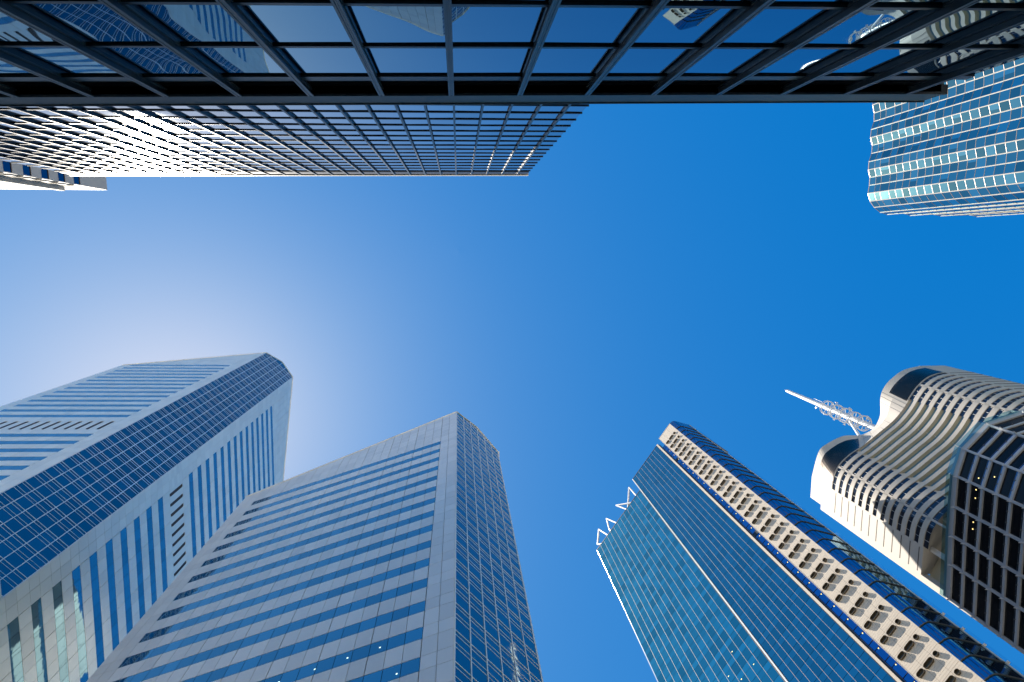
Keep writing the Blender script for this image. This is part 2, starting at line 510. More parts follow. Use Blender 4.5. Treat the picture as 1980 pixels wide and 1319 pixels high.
for r_ in range(4):
    z1, z0 = zr[r_], zr[r_+1]
    for i in range(len(cols)-1):
        s0, s1 = cols[i], cols[i+1]
        b = MB(); tl = (rnd()-0.5)*0.008; t2 = (rnd()-0.5)*0.006
        b.poly([pf(s0+0.02,-tl-t2,z0+0.05), pf(s1-0.02,tl-t2,z0+0.05), pf(s1-0.02,tl+t2,z1-0.05), pf(s0+0.02,-tl+t2,z1-0.05)], rnd())
        b.build('window', 'pod_glass', pod)
lw = MB()
for r_ in range(4, 8):
    for i in range(len(cols)-1):
        s0, s1 = cols[i], cols[i+1]
        lw.poly([pf(s0+0.02,0,zr[r_+1]+0.05), pf(s1-0.02,0,zr[r_+1]+0.05), pf(s1-0.02,0,zr[r_]-0.05), pf(s0+0.02,0,zr[r_]-0.05)], rnd())
lw.build('lower_glazing', 'pod_glass', pod)
for z in zr[:8]:
    b = MB(); b.box(pf, cols[0], REND, z-0.045, z+0.045, -0.1, 0.035); b.box(pf, cols[0], REND, z+0.045, z+0.06, -0.1, 0.02)
    b.build('transom', 'black_metal', pod)
for x in Tn:
    b = MB()
    b.box(pf, x-0.012, x+0.012, GZ, 13.7, 0.0, 0.145)        # web
    b.box(pf, x-0.055, x-0.018, GZ, 13.7, 0.12, 0.15)        # split flange at the tip
    b.box(pf, x+0.018, x+0.055, GZ, 13.7, 0.12, 0.15)
    b.box(pf, x-0.045, x+0.045, GZ, 13.7, 0.0, 0.03)
    b.build('mullion', 'fin', pod)
b = MB(); b.box(pf, cols[0], REND+0.06, 12.80, 13.0, -0.1, 0.03); b.build('head_frame', 'fin', pod)
b = MB()
b.box(pf, cols[0], 10.60, 13.70, 13.80, -0.05, 0.150)
b.box(pf, cols[0], 10.58, 13.80, 14.42, -40.0, 0.135)
b.build('fascia', 'fascia', pod)
b = MB(); b.box(pf, cols[0], 10.62, 14.42, 14.46, -40.0, 0.16); b.build('roof', 'fascia', pod)

tw = thing('glass_tower', 'sunlit blue glass tower with thin dark mullions behind the dark block', 'building')
tf = podfr(7.23, -0.56)
TS = 0.2017*7.23
FD = 0.14
XL, XR = -34.75, 6.70
Tx = [(-0.0105+0.2017*k)*(7.23-FD) for k in range(-23, 5)]
Tx = [x for x in Tx if XL+0.3 < x < XR-0.3]
tcols = [XL]+Tx+[XR]
tz = [8.3725*7.23-1.795*k for k in range(0, 33)]
b = MB(); b.box(tf, XL, XR, GZ, 63.1, -30, -0.1); b.build('wall', 'black_metal', tw)
for k in range(len(tz)-1):
    b = MB()
    for i in range(len(tcols)-1):
        s0, s1 = tcols[i], tcols[i+1]; tl = (rnd()-0.5)*0.008; t2 = (rnd()-0.5)*0.008
        b.poly([tf(s0+0.02,-tl-t2,tz[k+1]+0.05), tf(s1-0.02,tl-t2,tz[k+1]+0.05), tf(s1-0.02,tl+t2,tz[k]-0.05), tf(s0+0.02,-tl+t2,tz[k]-0.05)], rnd())
    b.build('ribbon_window', 'tow_glass', tw)
for k, z in enumerate(tz):
    b = MB(); b.box(tf, XL, XR+0.03, z-0.06, z+0.06, -0.1, 0.05); b.build('transom', 'black_metal', tw)
for x in Tx:
    b = MB()
    b.box(tf, x-0.02, x+0.02, GZ, 62.75, 0.0, 0.135)
    b.box(tf, x-0.055, x+0.055, GZ, 62.75, 0.11, 0.14)
    b.build('mullion', 'fin', tw)
b = MB(); b.box(tf, XL-0.03, XR-0.02, 61.2, 62.85, -0.1, 0.06); b.build('head_frame', 'black_metal', tw)
b = MB(); b.box(tf, XL-0.15, XR+0.1, 62.85, 63.3, -30, 0.16); b.build('coping', 'coping', tw)

# ------------------------------------------------------------------ beige building at the left edge
bb = thing('precast_building', 'beige concrete building with square dark windows at the left edge', 'building')
ZB = 107.3
cx_, cy_ = -54.15, -9.36
bw = frame((cx_, cy_), -91)
def bwf(s, d, z): return (cx_-0.0175*s+d, cy_-s, z)
def bsf(s, d, z): return (cx_-s, cy_+d, z)
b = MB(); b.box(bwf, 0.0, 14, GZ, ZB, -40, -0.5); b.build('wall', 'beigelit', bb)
pz = [100.1-3.6*k for k in range(0, 26)]
b = MB()
b.box(bwf, 0.0, 14, 100.12, ZB, -0.5, 0, 0.5)
b.box(bwf, 0.0, 0.12, GZ, 100.12, -0.5, 0, 0.5)
for z in pz:
    b.box(bwf, 0.12, 14, z-3.6, z-1.58, -0.5, 0, rnd())
for i in range(9):
    b.box(bwf, 1.32+i*1.7, 1.82+i*1.7, GZ, 100.1, -0.5, -0.004, rnd())
b.build('facade_panel', 'beige', bb)
for z in pz[:10]:
    for i in range(4):
        s0 = 0.12 if i == 0 else 1.82+(i-1)*1.7
        w_ = MB(); w_.box(bwf, s0, s0+1.2, z-1.58, z, -0.4, -0.09)
        wo_ = w_.build('window', 'bluewin', bb)
        f_ = MB(); f_.box(bwf, s0, s0+1.2, z-1.58, z-1.50, -0.3, -0.02); f_.box(bwf, s0, s0+1.2, z-0.06, z, -0.3, -0.02)
        f_.build('frame', 'slit', wo_)
for z in pz[:12]:
    b = MB()
    b.box(bsf, 0.05, 2.2, z-1.72, z-1.50, 0.0, 0.24)
    b.box(bsf, 0.55, 2.2, z-3.2, z-1.85, 0.0, 0.16)
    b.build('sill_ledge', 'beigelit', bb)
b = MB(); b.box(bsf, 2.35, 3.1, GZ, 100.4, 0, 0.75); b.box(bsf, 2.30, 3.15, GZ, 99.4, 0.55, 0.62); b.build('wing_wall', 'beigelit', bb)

# ------------------------------------------------------------------ right glass tower with the strip of tubes
SIZE = 3.78/3.6       # 3.78 m storeys
gt = thing('glass_office_tower', 'tall blue glass tower with a cream strip of dark tubular vents at the lower right', 'building')
A55 = math.radians(-55.3)
gd = (math.cos(A55), math.sin(A55)); gn = (-0.82214, -0.56928)
def gf(s, d, z): return (s*gd[0]+gn[0]*(d-78.476), s*gd[1]+gn[1]*(d-78.476), z)
FL = 3.6
zb = [169.2-FL*k for k in range(0, 47)]
# body
def ploc(s, d): 
    q = gf(s, d, 0); return (q[0], q[1])
curve = [(-6.4,0.0),(-6.15,-0.05),(-5.92,-0.13),(-5.6,-0.22),(-5.37,-0.35),(-5.15,-0.5),(-4.98,-0.74),(-4.85,-1.0),(-4.71,-1.31),(-4.40,-2.23),(-4.09,-3.14),(-3.78,-4.14),(-3.46,-5.13)]
def body(pts, top, mname, name='core_wall'):
    mb = MB(); n = len(pts)
    for i in range(n):
        a, c = pts[i], pts[(i+1) % n]
        mb.poly([gf(*a, GZ), gf(*c, GZ), gf(*c, top), gf(*a, top)])
    mb.poly([gf(*a, top) for a in pts])
    mb.build(name, mname, gt, recalc=False)
body([(-46.7,-0.25),(-26.0,-0.25),(-26.0,-34),(-46.7,-34)], 169.2, 'joint')
body([(-26.0,-0.25),(-13.1,-0.25),(-13.1,-34),(-26.0,-34)], 177.3, 'joint', 'core_wall')
body([(-13.1,-0.5),(-6.5,-0.5),(-6.0,-0.6),(-5.2,-1.4),(-3.9,-5.1),(-6.5,-34),(-13.1,-34)], 174.2, 'joint')
# glass, one part per storey and wing
def glazing(s0, s1, pane, ztop, mname):
    n = round((s1-s0)/pane); pw = (s1-s0)/n
    k = 0; z = ztop
    while z > GZ+1:
        b = MB(); z0 = max(z-FL, GZ)
        for i in range(n):
            tl = (rnd()-0.5)*0.012; t2 = (rnd()-0.5)*0.012; a = s0+i*pw
            b.poly([gf(a+0.02,-tl-t2,z0+0.03), gf(a+pw-0.02,tl-t2,z0+0.03), gf(a+pw-0.02,tl+t2,z0+2.25), gf(a+0.02,-tl+t2,z0+2.25)], rnd())
            t3 = rnd()
            b.poly([gf(a+0.02,-tl-t2,z0+2.29), gf(a+pw-0.02,tl-t2,z0+2.29), gf(a+pw-0.02,tl+t2,z-0.03), gf(a+0.02,-tl+t2,z-0.03)], min(1, t3+0.35))
        b.build('window', mname, gt, recalc=False)
        z -= FL; k += 1
    mu = MB()
    for i in range(1, n):
        a = s0+i*pw; mu.box(gf, a-0.025, a+0.025, GZ, ztop, -0.05, 0.05)
    mu.build('mullion', 'pinkbar', gt)
glazing(-46.75, -26.1, 1.6, 169.2, 'teal')
glazing(-25.55, -13.85, 1.27, 177.4, 'royal')
tr = MB()
tr.box(gf, -46.9, -26.0, 169.2, 169.45, -0.5, 0.06); tr.box(gf, -25.6, -13.75, 177.4, 177.65, -0.5, 0.06)
tr.build('roof_trim', 'black_metal', gt)
b = MB(); b.box(gf, -25.94, -25.66, GZ, 177.6, -0.6, 0.10); b.build('vertical_fin', 'white_metal', gt)
b = MB(); b.box(gf, -26.12, -25.985, GZ, 169.3, -0.3, 0.12); b.box(gf, -13.84, -13.72, GZ, 177.5, -0.3, 0.10); b.box(gf, -13.2, -12.95, GZ, 176.8, -0.5, 0.0); b.build('shadow_gap', 'black_metal', gt)
b = MB(); b.box(gf, -13.71, -13.25, GZ, 177.75, -0.6, 0.12); b.build('vertical_fin', 'cream', gt)
# polished rounded corner on the far left edge
b = MB(); N_ = 10
for i in range(N_):
    t0 = math.pi/2*i/N_; t1 = math.pi/2*(i+1)/N_; r = 0.55
    p0 = (-46.78-r*math.sin(t0), -r+r*math.cos(t0)); p1 = (-46.78-r*math.sin(t1), -r+r*math.cos(t1))
    b.poly([gf(*p0,GZ), gf(*p1,GZ), gf(*p1,169.4), gf(*p0,169.4)])
b.build('corner_trim', 'chrome', gt, smooth=True)
b = MB(); b.box(gf, -47.33, -47.25, GZ, 169.3, -24, -0.55); b.build('side_glazing', 'teal', gt)
# recessed blue strip with transoms and small lamps
b = MB()
for k in range(0, 49):
    z = 174.2-FL*k
    if z < GZ+4: break
    for a, c in ((0.0, 1.35), (1.40, 3.55)):
        b.poly([gf(-12.95,-0.38,z-c+0.02), gf(-11.8,-0.38,z-c+0.02), gf(-11.8,-0.38,z-a-0.02), gf(-12.95,-0.38,z-a-0.02)], rnd())
b.build('recessed_glazing', 'recess', gt, recalc=False)
for k in range(0, 49):
    z = 174.2-FL*k
    if z < 2: break
    b = MB(); b.box(gf, -12.95, -11.8, z-0.03, z+0.03, -0.42, -0.33); b.box(gf, -12.95, -11.8, z-1.41, z-1.35, -0.42, -0.34)
    b.build('transom', 'black_metal', gt)
for z in (163.3, 117.2, 62):
    b = MB(); b.box(gf, -12.95, -11.8, z-1.2, z, -0.37, -0.3); b.build('access_panel', 'black_metal', gt)
for k in range(0, 30):
    z = 89.85+3.61*(k-6)
    if z > 170 or z < 62: continue
    b = MB(); q = gf(-12.25,-0.36,z); q2 = gf(-12.25,-0.30,z); b.tube(q, q2, 0.075, 8); b.build('wall_light', 'lamp', gt)
# cream strip: horizontal boards, storey joints
b = MB()
z = 179.15; first = True
topz = [179.15]
zz = 179.15
j0 = [75.88+3.617*k for k in range(-21, 29)]
j0 = [q for q in j0 if q < 176.5]
j0 = sorted(j0)
segs = [GZ]+j0+[179.15]
svj = [-11.78, -9.95, -8.15, -6.42]
for i in range(len(segs)-1):
    a, c = segs[i], segs[i+1]
    if c-a > 4.5:
        for q in range(3): b.box(gf, svj[q]+0.015, svj[q+1]-0.015, a+0.03, c, -0.5, 0.0, 0.5+(rnd()-0.5)*0.4)
        continue
    nb = 9; h = (c-a)/nb
    for q in range(3):
        for w_ in range(nb):
            b.box(gf, svj[q]+0.012, svj[q+1]-0.012, a+w_*h+(0.045 if w_ == 0 else 0.022), a+(w_+1)*h, -0.2, 0.0, 0.5+(rnd()-0.5)*0.3)
b.build('cladding', 'cream', gt)
b = MB(); b.box(gf, -11.8, -6.4, GZ, 179.1, -0.55, -0.05); b.build('backing_wall', 'slit', gt)
b = MB(); b.box(gf, -11.83, -11.76, GZ, 179.2, -0.5, 0.03); b.box(gf, -6.44, -6.36, GZ, 179.2, -0.5, 0.03); b.box(gf, -11.83, -6.36, 179.15, 179.3, -2, 0.03); b.build('edge_trim', 'creamfin', gt)
def pill(mb, s, z, hw, r, d0, d1, n=8, wall=0.045):
    """hollow stadium-shaped tube along the outward normal"""
    def outline(rr):
        pts = []
        e = hw
        for q in range(n+1): t = -math.pi/2+math.pi*q/n; pts.append((s+e+rr*math.cos(t), z+rr*math.sin(t)))
        for q in range(n+1): t = math.pi/2+math.pi*q/n; pts.append((s-e+rr*math.cos(t), z+rr*math.sin(t)))
        return pts
    o = outline(r); i_ = outline(r-wall); L = len(o)
    for q in range(L):
        p = (q+1) % L
        mb.poly([gf(*((o[q][0], d0, o[q][1]))), gf(o[p][0], d0, o[p][1]), gf(o[p][0], d1, o[p][1]), gf(o[q][0], d1, o[q][1])])
        mb.poly([gf(i_[q][0], d0, i_[q][1]), gf(i_[p][0], d0, i_[p][1]), gf(i_[p][0], d1, i_[p][1]), gf(i_[q][0], d1, i_[q][1])])
        mb.poly([gf(o[q][0], d1, o[q][1]), gf(o[p][0], d1, o[p][1]), gf(i_[p][0], d1, i_[p][1]), gf(i_[q][0], d1, i_[q][1])])
    mid = (d0+d1)/2
    mb.poly([gf(p[0], d0+0.02, p[1]) for p in i_])
tube_mesh = {}
for kind, s, hw, r in (('a', -7.61, 0.02, 0.35), ('b', -9.11, 0.46, 0.37), ('c', -10.76, 0.27, 0.37)):
    mb = MB(); pill(mb, s, 0.0, hw, r, 0.0, 0.28)
    tube_mesh[kind] = mb
cnt = 0
for kind in 'abc':
    ob0 = None
    for k in range(0, 32):
        z = 173.0-3.617*k
        if z < 66: break
        if ob0 is None:
            ob0 = tube_mesh[kind].build('vent_tube', 'bronze', gt, smooth=False, recalc=False); ob0.location = (0, 0, (z-0.27)*SIZE)
        else:
            o = ob0.copy(); C.objects.link(o); o.parent = gt; o.location = (0, 0, (z-0.27)*SIZE)
        cnt += 1
# curved glass end
zc = [75.65+3.617*k for k in range(-20, 29)]
def strip(mb, pts, z0, z1, off=0.0, tonef=None):
    for i in range(len(pts)-1):
        a, c = pts[i], pts[i+1]
        mb.poly([gf(a[0],a[1]+off,z0), gf(c[0],c[1]+off,z0), gf(c[0],c[1]+off,z1), gf(a[0],a[1]+off,z1)], tonef(i) if tonef else 0.5)
zc2 = [q for q in zc if q < 177]+[179.2]
for i in range(len(zc2)-1):
    z0, z1 = zc2[i], zc2[i+1]
    b = MB(); strip(b, curve, z0, z1); b.build('curved_window', 'curved', gt, smooth=True, recalc=False)
def offs(pts, o_):
    out = []
    for i, p in enumerate(pts):
        a = pts[max(0, i-1)]; c = pts[min(len(pts)-1, i+1)]
        tx, ty = c[0]-a[0], c[1]-a[1]; l = math.hypot(tx, ty); out.append((p[0]-ty/l*o_, p[1]+tx/l*o_))
    return out
out_ = offs(curve, 0.15)
for z in zc:
    if z > 174.5 or z < GZ+2: continue
    b = MB()
    for i in range(len(curve)-1):
        a, c, e_, f_ = curve[i], curve[i+1], out_[i+1], out_[i]
        b.hexa([gf(*a,z-0.03), gf(*c,z-0.03), gf(*e_,z-0.03), gf(*f_,z-0.03), gf(*a,z+0.05), gf(*c,z+0.05), gf(*e_,z+0.05), gf(*f_,z+0.05)])
    b.build('sunshade_ledge', 'dark_fin', gt)
b = MB()
lines_ = [(-6.02,-0.1),(-5.48,-0.28),(-4.90,-0.88)]+[(-4.71+1.25*t, -1.31-3.82*t) for t in (0.12,0.28,0.44,0.60,0.76,0.9)]
for s_, d_ in lines_:
    q0 = gf(s_, d_, GZ); q1 = gf(s_, d_+0.03, 179.1)
    b.tube(gf(s_, d_+0.02, GZ), gf(s_, d_+0.02, 179.1), 0.03, 4)
b.build('glazing_bar', 'matt', gt)
b = MB()
b.tube(gf(-3.42,-5.1,GZ), gf(-3.42,-5.1,179.2), 0.09, 6); b.tube(gf(-3.36,-5.5,GZ), gf(-3.36,-5.5,176.5), 0.05, 6)
b.build('corner_post', 'creamfin', gt)
b = MB(); b.poly([gf(-3.42,-5.1,GZ), gf(-2.95,-6.6,GZ), gf(-2.95,-6.6,174), gf(-3.42,-5.1,176)]); b.build('wing_glass', 'finglass', gt)
b = MB(); strip(b, curve, 179.2, 179.32, 0.03); b.build('parapet_trim', 'dark_fin', gt)
b = MB(); b.poly([gf(*p, 179.2) for p in curve]+[gf(-3.5,-20,179.2), gf(-11.8,-20,179.2), gf(-11.8,0,179.2)]); b.build('roof', 'roof', gt)
b = MB()
for z in (79.0, 75.4, 71.8, 68.2): b.box(gf, -3.30, -3.0, z-0.1, z+0.1, -5.3, -4.95)
b.build('bracket', 'white_metal', gt)
# bent steel frames on the roof edge
def bar(pts, r=0.20):
    r = 0.24
    b = MB()
    for i in range(len(pts)-1): b.tube(gf(*pts[i]), gf(*pts[i+1]), r, 8)
    b.build('roof_frame', 'white_metal', gt)
bar([(-32.6,-0.5,169.2),(-28.15,0.0,176.2),(-28.0,-0.6,169.2)], 0.19)
bar([(-32.5,-0.4,169.2),(-34.6,0.0,176.2),(-30.2,-0.2,169.2)], 0.19)
bar([(-37.3,-0.4,169.2),(-39.4,0.0,176.2),(-40.5,-0.6,172.4),(-40.4,-0.5,169.2)], 0.19)
bar([(-41.6,-0.4,169.2),(-43.3,0.0,176.2),(-46.2,-0.5,172.0),(-44.4,-0.4,169.4)], 0.19)
# small ceiling lamps behind the lower panes
for s_, z_ in ((-30.5,101.5),(-28.6,95.6),(-31.9,95.8),(-33.6,98.6),(-28.0,88.5),(-30.4,88.6),(-33.4,84.2),(-28.7,81.4),(-31.4,80.6),(-35.2,91.5),(-36.6,95.2)):
    b = MB(); b.box(gf, s_-0.11, s_+0.11, z_-0.05, z_+0.05, 0.01, 0.03); b.build('ceiling_light', 'lamp', gt)

# ------------------------------------------------------------------ white wavy tower
SIZE = 3.1/3.6        # flats with low storeys, about 3.1 m
ct = thing('wavy_tower', 'white concrete tower with two rounded lobes and wavy balcony bands at the right', 'building')
def catmull(P_, n=6):
    out = []
    for i in range(len(P_)-1):
        p0 = P_[max(0,i-1)]; p1 = P_[i]; p2 = P_[i+1]; p3 = P_[min(len(P_)-1,i+2)]
        for k in range(n):
            t = k/n
            out.append(tuple(0.5*((2*p1[j])+(-p0[j]+p2[j])*t+(2*p0[j]-5*p1[j]+4*p2[j]-p3[j])*t*t+(-p0[j]+3*p1[j]-3*p2[j]+p3[j])*t**3) for j in (0,1)))
    out.append(P_[-1]); return out
C2 = [(159.8,39.7),(156.3,40.4),(153.6,41.6),(150.8,44.1),(148.8,47.0),(147.3,49.8),(145.7,52.4),(142.7,56.0),(138.2,59.8),(132.9,64.2),(128.6,67.3),(125.6,70.5),(123.9,74.2),(123.4,78.6)]
WV = catmull(C2, 6)
TOP = 210.0
C1 = [(159.8,39.8),(156.2,40.5),(153.4,41.5),(150.7,43.5),(148.5,45.7),(147.0,48.4),(146.5,51.5),(146.9,57.2),(144.8,62.0),(140.3,64.2),(134.5,63.9),(128.3,66.9),(125.2,69.8),(123.8,73.0)]
# same parameter count for ruled crown wall: resample both by arclength control
WT = catmull(C1+[(123.4,78.6)][:0], 6)
L0 = WV; 
def resample(P_, n):
    d = [0]
    for i in range(1, len(P_)): d.append(d[-1]+math.hypot(P_[i][0]-P_[i-1][0], P_[i][1]-P_[i-1][1]))
    out = []; j = 0
    for k in range(n):
        t = d[-1]*k/(n-1)
        while j < len(d)-2 and d[j+1] < t: j += 1
        u = (t-d[j])/max(1e-9, d[j+1]-d[j]); out.append((P_[j][0]+(P_[j+1][0]-P_[j][0])*u, P_[j][1]+(P_[j+1][1]-P_[j][1])*u))
    return out
WT = catmull([(159.8,39.8),(156.2,40.5),(153.4,41.5),(150.7,43.5),(148.5,45.7),(147.0,48.4),(146.5,51.5),(147.0,57.0),(145.0,61.6),(140.3,64.1),(134.2,64.4),(128.3,66.9),(125.4,69.7),(123.8,73.4),(123.3,78.6)], 6)
WT = catmull(C1[:7]+[(146.9,57.2),(144.8,61.8),(140.3,64.1),(134.0,64.3),(128.3,66.9),(125.3,69.8),(123.4,78.6)], 6)
assert len(WT) == len(WV), (len(WT), len(WV))
# inward offset curve
def inset(P_, f):
    out = []
    for i, p in enumerate(P_):
        a = P_[max(0,i-1)]; c = P_[min(len(P_)-1,i+1)]
        tx, ty = c[0]-a[0], c[1]-a[1]; l = math.hypot(tx, ty); nx, ny = -ty/l, tx/l
        if nx*p[0]+ny*p[1] < 0: nx, ny = -nx, -ny       # away from the viewer
        o_ = f(i/(len(P_)-1)); out.append((p[0]+nx*o_, p[1]+ny*o_))
    return out
nW = len(WV)
# concave stretch where the balconies are (fraction of the curve)
def conc(t):
    a, b = 0.36, 0.70
    if t < a-0.02 or t > b+0.02: return 0.0
    return min(1.0, min(t-(a-0.02), (b+0.02)-t)/0.03)
inner = inset(WV, lambda t: 0.45+2.6*conc(t))
innerB = inset(WV, lambda t: 0.22)
F_ = 3.56; Z1 = 197.6
# crown: ruled wall from first floor line up to the roof edge
b = MB()
for i in range(nW-1):
    a, c = WV[i], WV[i+1]; e_, f_ = WT[i+1], WT[i]
    tone = 0.5+0.3*((i//4) % 2)
    zm = 204.0
    mida = ((a[0]+f_[0])/2, (a[1]+f_[1])/2); midc = ((c[0]+e_[0])/2, (c[1]+e_[1])/2)
    b.poly([(*a,Z1),(*c,Z1),(*midc,zm-0.05),(*mida,zm-0.05)], tone); b.poly([(*mida,zm),(*midc,zm),(*e_,TOP),(*f_,TOP)], 1.1-tone)
b.build('crown_wall', 'concrete', ct, smooth=True)
b = MB(); b.poly([(*p, TOP-0.02) for p in WT]+[(123.4,86.4,TOP-0.02),(160,95,TOP-0.02),(172,80,TOP-0.02),(169.1,39.7,TOP-0.02)]); b.build('roof', 'roof', ct)
# dark louvred panels wrapped round the lobes of the crown
def crown_panel(i0, i1):
    b = MB(); O = inset(WV, lambda t: -0.12); T_ = inset(WT, lambda t: -0.12)
    for i in range(i0, i1):
        lo, hi = Z1+0.5, 206.6
        u = lambda A, B, z: tuple(A[j]+(B[j]-A[j])*(z-Z1)/(TOP-Z1) for j in (0,1))
        nl = 14
        for k in range(nl):
            z0 = lo+(hi-lo)*k/nl; z1 = lo+(hi-lo)*(k+1)/nl-0.03
            p0 = u(O[i],T_[i],z0); p1 = u(O[i+1],T_[i+1],z0); p2 = u(O[i+1],T_[i+1],z1); p3 = u(O[i],T_[i],z1)
            b.poly([(*p0,z0),(*p1,z0),(*p2,z1),(*p3,z1)])
    b.build('louvre_panel', 'louvre', ct, smooth=True)
crown_panel(1, 29); crown_panel(55, nW-2)
# storey bands
NF = 24
for k in range(NF):
    zt = Z1-F_*k            # top of the window strip
    full = True
    # window strip behind
    I_ = innerB
    for half in (0, 1):
        wb = MB()
        for i in range(nW-1):
            t = i/(nW-1)
            if conc(t) > 0.0 or (t > 0.5) != bool(half): continue
            wb.poly([(*I_[i],zt-1.75),(*I_[i+1],zt-1.75),(*I_[i+1],zt),(*I_[i],zt)], rnd() if i % 3 == 0 else 0.5)
        if k < 13: wb.build('ribbon_window', 'navy', ct, recalc=False)
    # white spandrel
    sb = MB()
    for i in range(nW-1 if k < 12 else 50):
        a, c = WV[i], WV[i+1]; a2, c2 = inner[i], inner[i+1]
        cv = conc((i+0.5)/(nW-1))
        z1 = zt-1.75+0.0*cv; z0 = zt-F_
        if cv > 0: z1 = zt-F_+1.45
        if k == NF-1: z0 = zt-F_
        sb.hexa([(*a,z0),(*c,z0),(*c2,z0),(*a2,z0),(*a,z1),(*c,z1),(*c2,z1),(*a2,z1)], 0.5)
    sb.build('spandrel', 'concrete', ct)
    if k < 15:
        # recessed balcony wall, olive soffit panel and glass balustrade
        rb = MB(); so_ = MB(); gb = MB()
        for i in range(nW-1):
            if conc(i/(nW-1)) <= 0 or conc((i+1)/(nW-1)) <= 0: continue
            a, c = WV[i], WV[i+1]; a2, c2 = inner[i], inner[i+1]
            rb.poly([(*a2,zt-F_+1.0),(*c2,zt-F_+1.0),(*c2,zt),(*a2,zt)], 0.5)
            zs = zt-F_-0.03
            so_.poly([(a[0]*0.97+a2[0]*0.03,a[1]*0.97+a2[1]*0.03,zs),(c[0]*0.97+c2[0]*0.03,c[1]*0.97+c2[1]*0.03,zs),(*c2,zs),(*a2,zs)])
            gb.poly([(a[0],a[1],zt-F_+1.45),(c[0],c[1],zt-F_+1.45),(c[0],c[1],zt-F_+2.15),(a[0],a[1],zt-F_+2.15)])
        rb.build('balcony_glazing', 'olive', ct, recalc=False); so_.build('balcony_soffit', 'olive', ct); gb.build('balustrade', 'balus', ct)
b = MB()
for i in range(nW-1):
    if conc(i/(nW-1)) <= 0 or conc((i+1)/(nW-1)) <= 0: continue
    a, c = WV[i], WV[i+1]; a2, c2 = inner[i], inner[i+1]
    b.poly([(*a,Z1-0.03),(*c,Z1-0.03),(*c2,Z1-0.03),(*a2,Z1-0.03)])
b.build('crown_soffit', 'concrete', ct)
for k in range(13):
    zt = Z1-F_*k; b = MB(); a = WV[41]; a2 = inner[41]
    b.tube((a[0]*0.9+a2[0]*0.1,a[1]*0.9+a2[1]*0.1,zt-0.5), (*a2,zt-0.5), 0.09, 5); b.build('divider', 'white_metal', ct)
b = MB()
for i in (31, 34, 37, 43, 46, 50, 53):
    a, f_ = WV[i], WT[i]
    for z0, z1 in ((Z1, 203.9), (204.1, TOP)):
        u0, u1 = (z0-Z1)/(TOP-Z1), (z1-Z1)/(TOP-Z1)
        p = [(a[j]+(f_[j]-a[j])*u0) for j in (0,1)]; q = [(a[j]+(f_[j]-a[j])*u1) for j in (0,1)]
        k_ = 0.9997
        b.tube((p[0]*k_,p[1]*k_,z0), (q[0]*k_,q[1]*k_,z1), 0.035, 4, caps=False)
b.build('panel_seam', 'slit', ct)
# mullions between panes of the ribbon windows
for k in range(13):
    b = MB()
    zt = Z1-F_*k
    for i in range(0, nW-1, 3):
        if conc(i/(nW-1)) > 0: continue
        a = innerB[i]; o_ = WV[i]; c = WV[min(i+1, nW-1)]
        tx, ty = (c[0]-a[0]), (c[1]-a[1])
        mx_, my_ = (a[0]*0.75+o_[0]*0.25), (a[1]*0.75+o_[1]*0.25)
        b.tube((mx_,my_,zt-1.75), (mx_,my_,zt), 0.035, 4, caps=False)
    b.build('window_mullion', 'white_metal', ct)
# vertical white ribs that tie the bands together on each lobe
for idx in (17, 67):
    b = MB(); a = WV[idx]; c = WV[idx+1]; tx, ty = c[0]-a[0], c[1]-a[1]; l = math.hypot(tx,ty); tx/=l; ty/=l
    i2 = innerB[idx]
    b.hexa([(a[0]-tx*0.3,a[1]-ty*0.3,Z1-F_*14),(a[0]+tx*0.3,a[1]+ty*0.3,Z1-F_*14),(i2[0]+tx*0.3,i2[1]+ty*0.3,Z1-F_*14),(i2[0]-tx*0.3,i2[1]-ty*0.3,Z1-F_*14),
            (a[0]-tx*0.3,a[1]-ty*0.3,Z1),(a[0]+tx*0.3,a[1]+ty*0.3,Z1),(i2[0]+tx*0.3,i2[1]+ty*0.3,Z1),(i2[0]-tx*0.3,i2[1]-ty*0.3,Z1)])
    b.build('rib', 'concrete', ct)
# flat end walls with slit windows
def endwall(x0, y0, x1, y1, top, bot, sl0, sl1, dx, dy, name):
    b = MB()
    b.hexa([(x0,y0,bot),(x1,y1,bot),(x1+dx,y1+dy,bot),(x0+dx,y0+dy,bot),(x0,y0,top),(x1,y1,top),(x1+dx,y1+dy,top),(x0+dx,y0+dy,top)])
    b.build(name, 'concrete', ct)
endwall(123.38,78.6,123.38,86.5,TOP,Z1-F_*12.1,0,0,2.0,0,'end_wall')
endwall(123.42,86.5,123.42,88.25,203.4,GZ,0,0,2.0,0,'end_wall')
endwall(159.8,39.7,169.1,39.7,TOP,GZ,0,0,0,2.0,'end_wall')
for k in range(12):
    z = Z1-2.45-F_*k
    b = MB(); b.hexa([(123.33,79.2,z-0.14),(123.5,79.2,z-0.14),(123.5,86.0,z-0.14),(123.33,86.0,z-0.14),(123.33,79.2,z+0.14),(123.5,79.2,z+0.14),(123.5,86.0,z+0.14),(123.33,86.0,z+0.14)])
    b.build('slit_window', 'slit', ct)
    b = MB(); b.hexa([(160.6,39.62,z+1.3),(169.1,39.62,z+1.3),(169.1,39.8,z+1.3),(160.6,39.8,z+1.3),(160.6,39.62,z+1.58),(169.1,39.62,z+1.58),(169.1,39.8,z+1.58),(160.6,39.8,z+1.58)])
    b.build('slit_window', 'slit', ct)
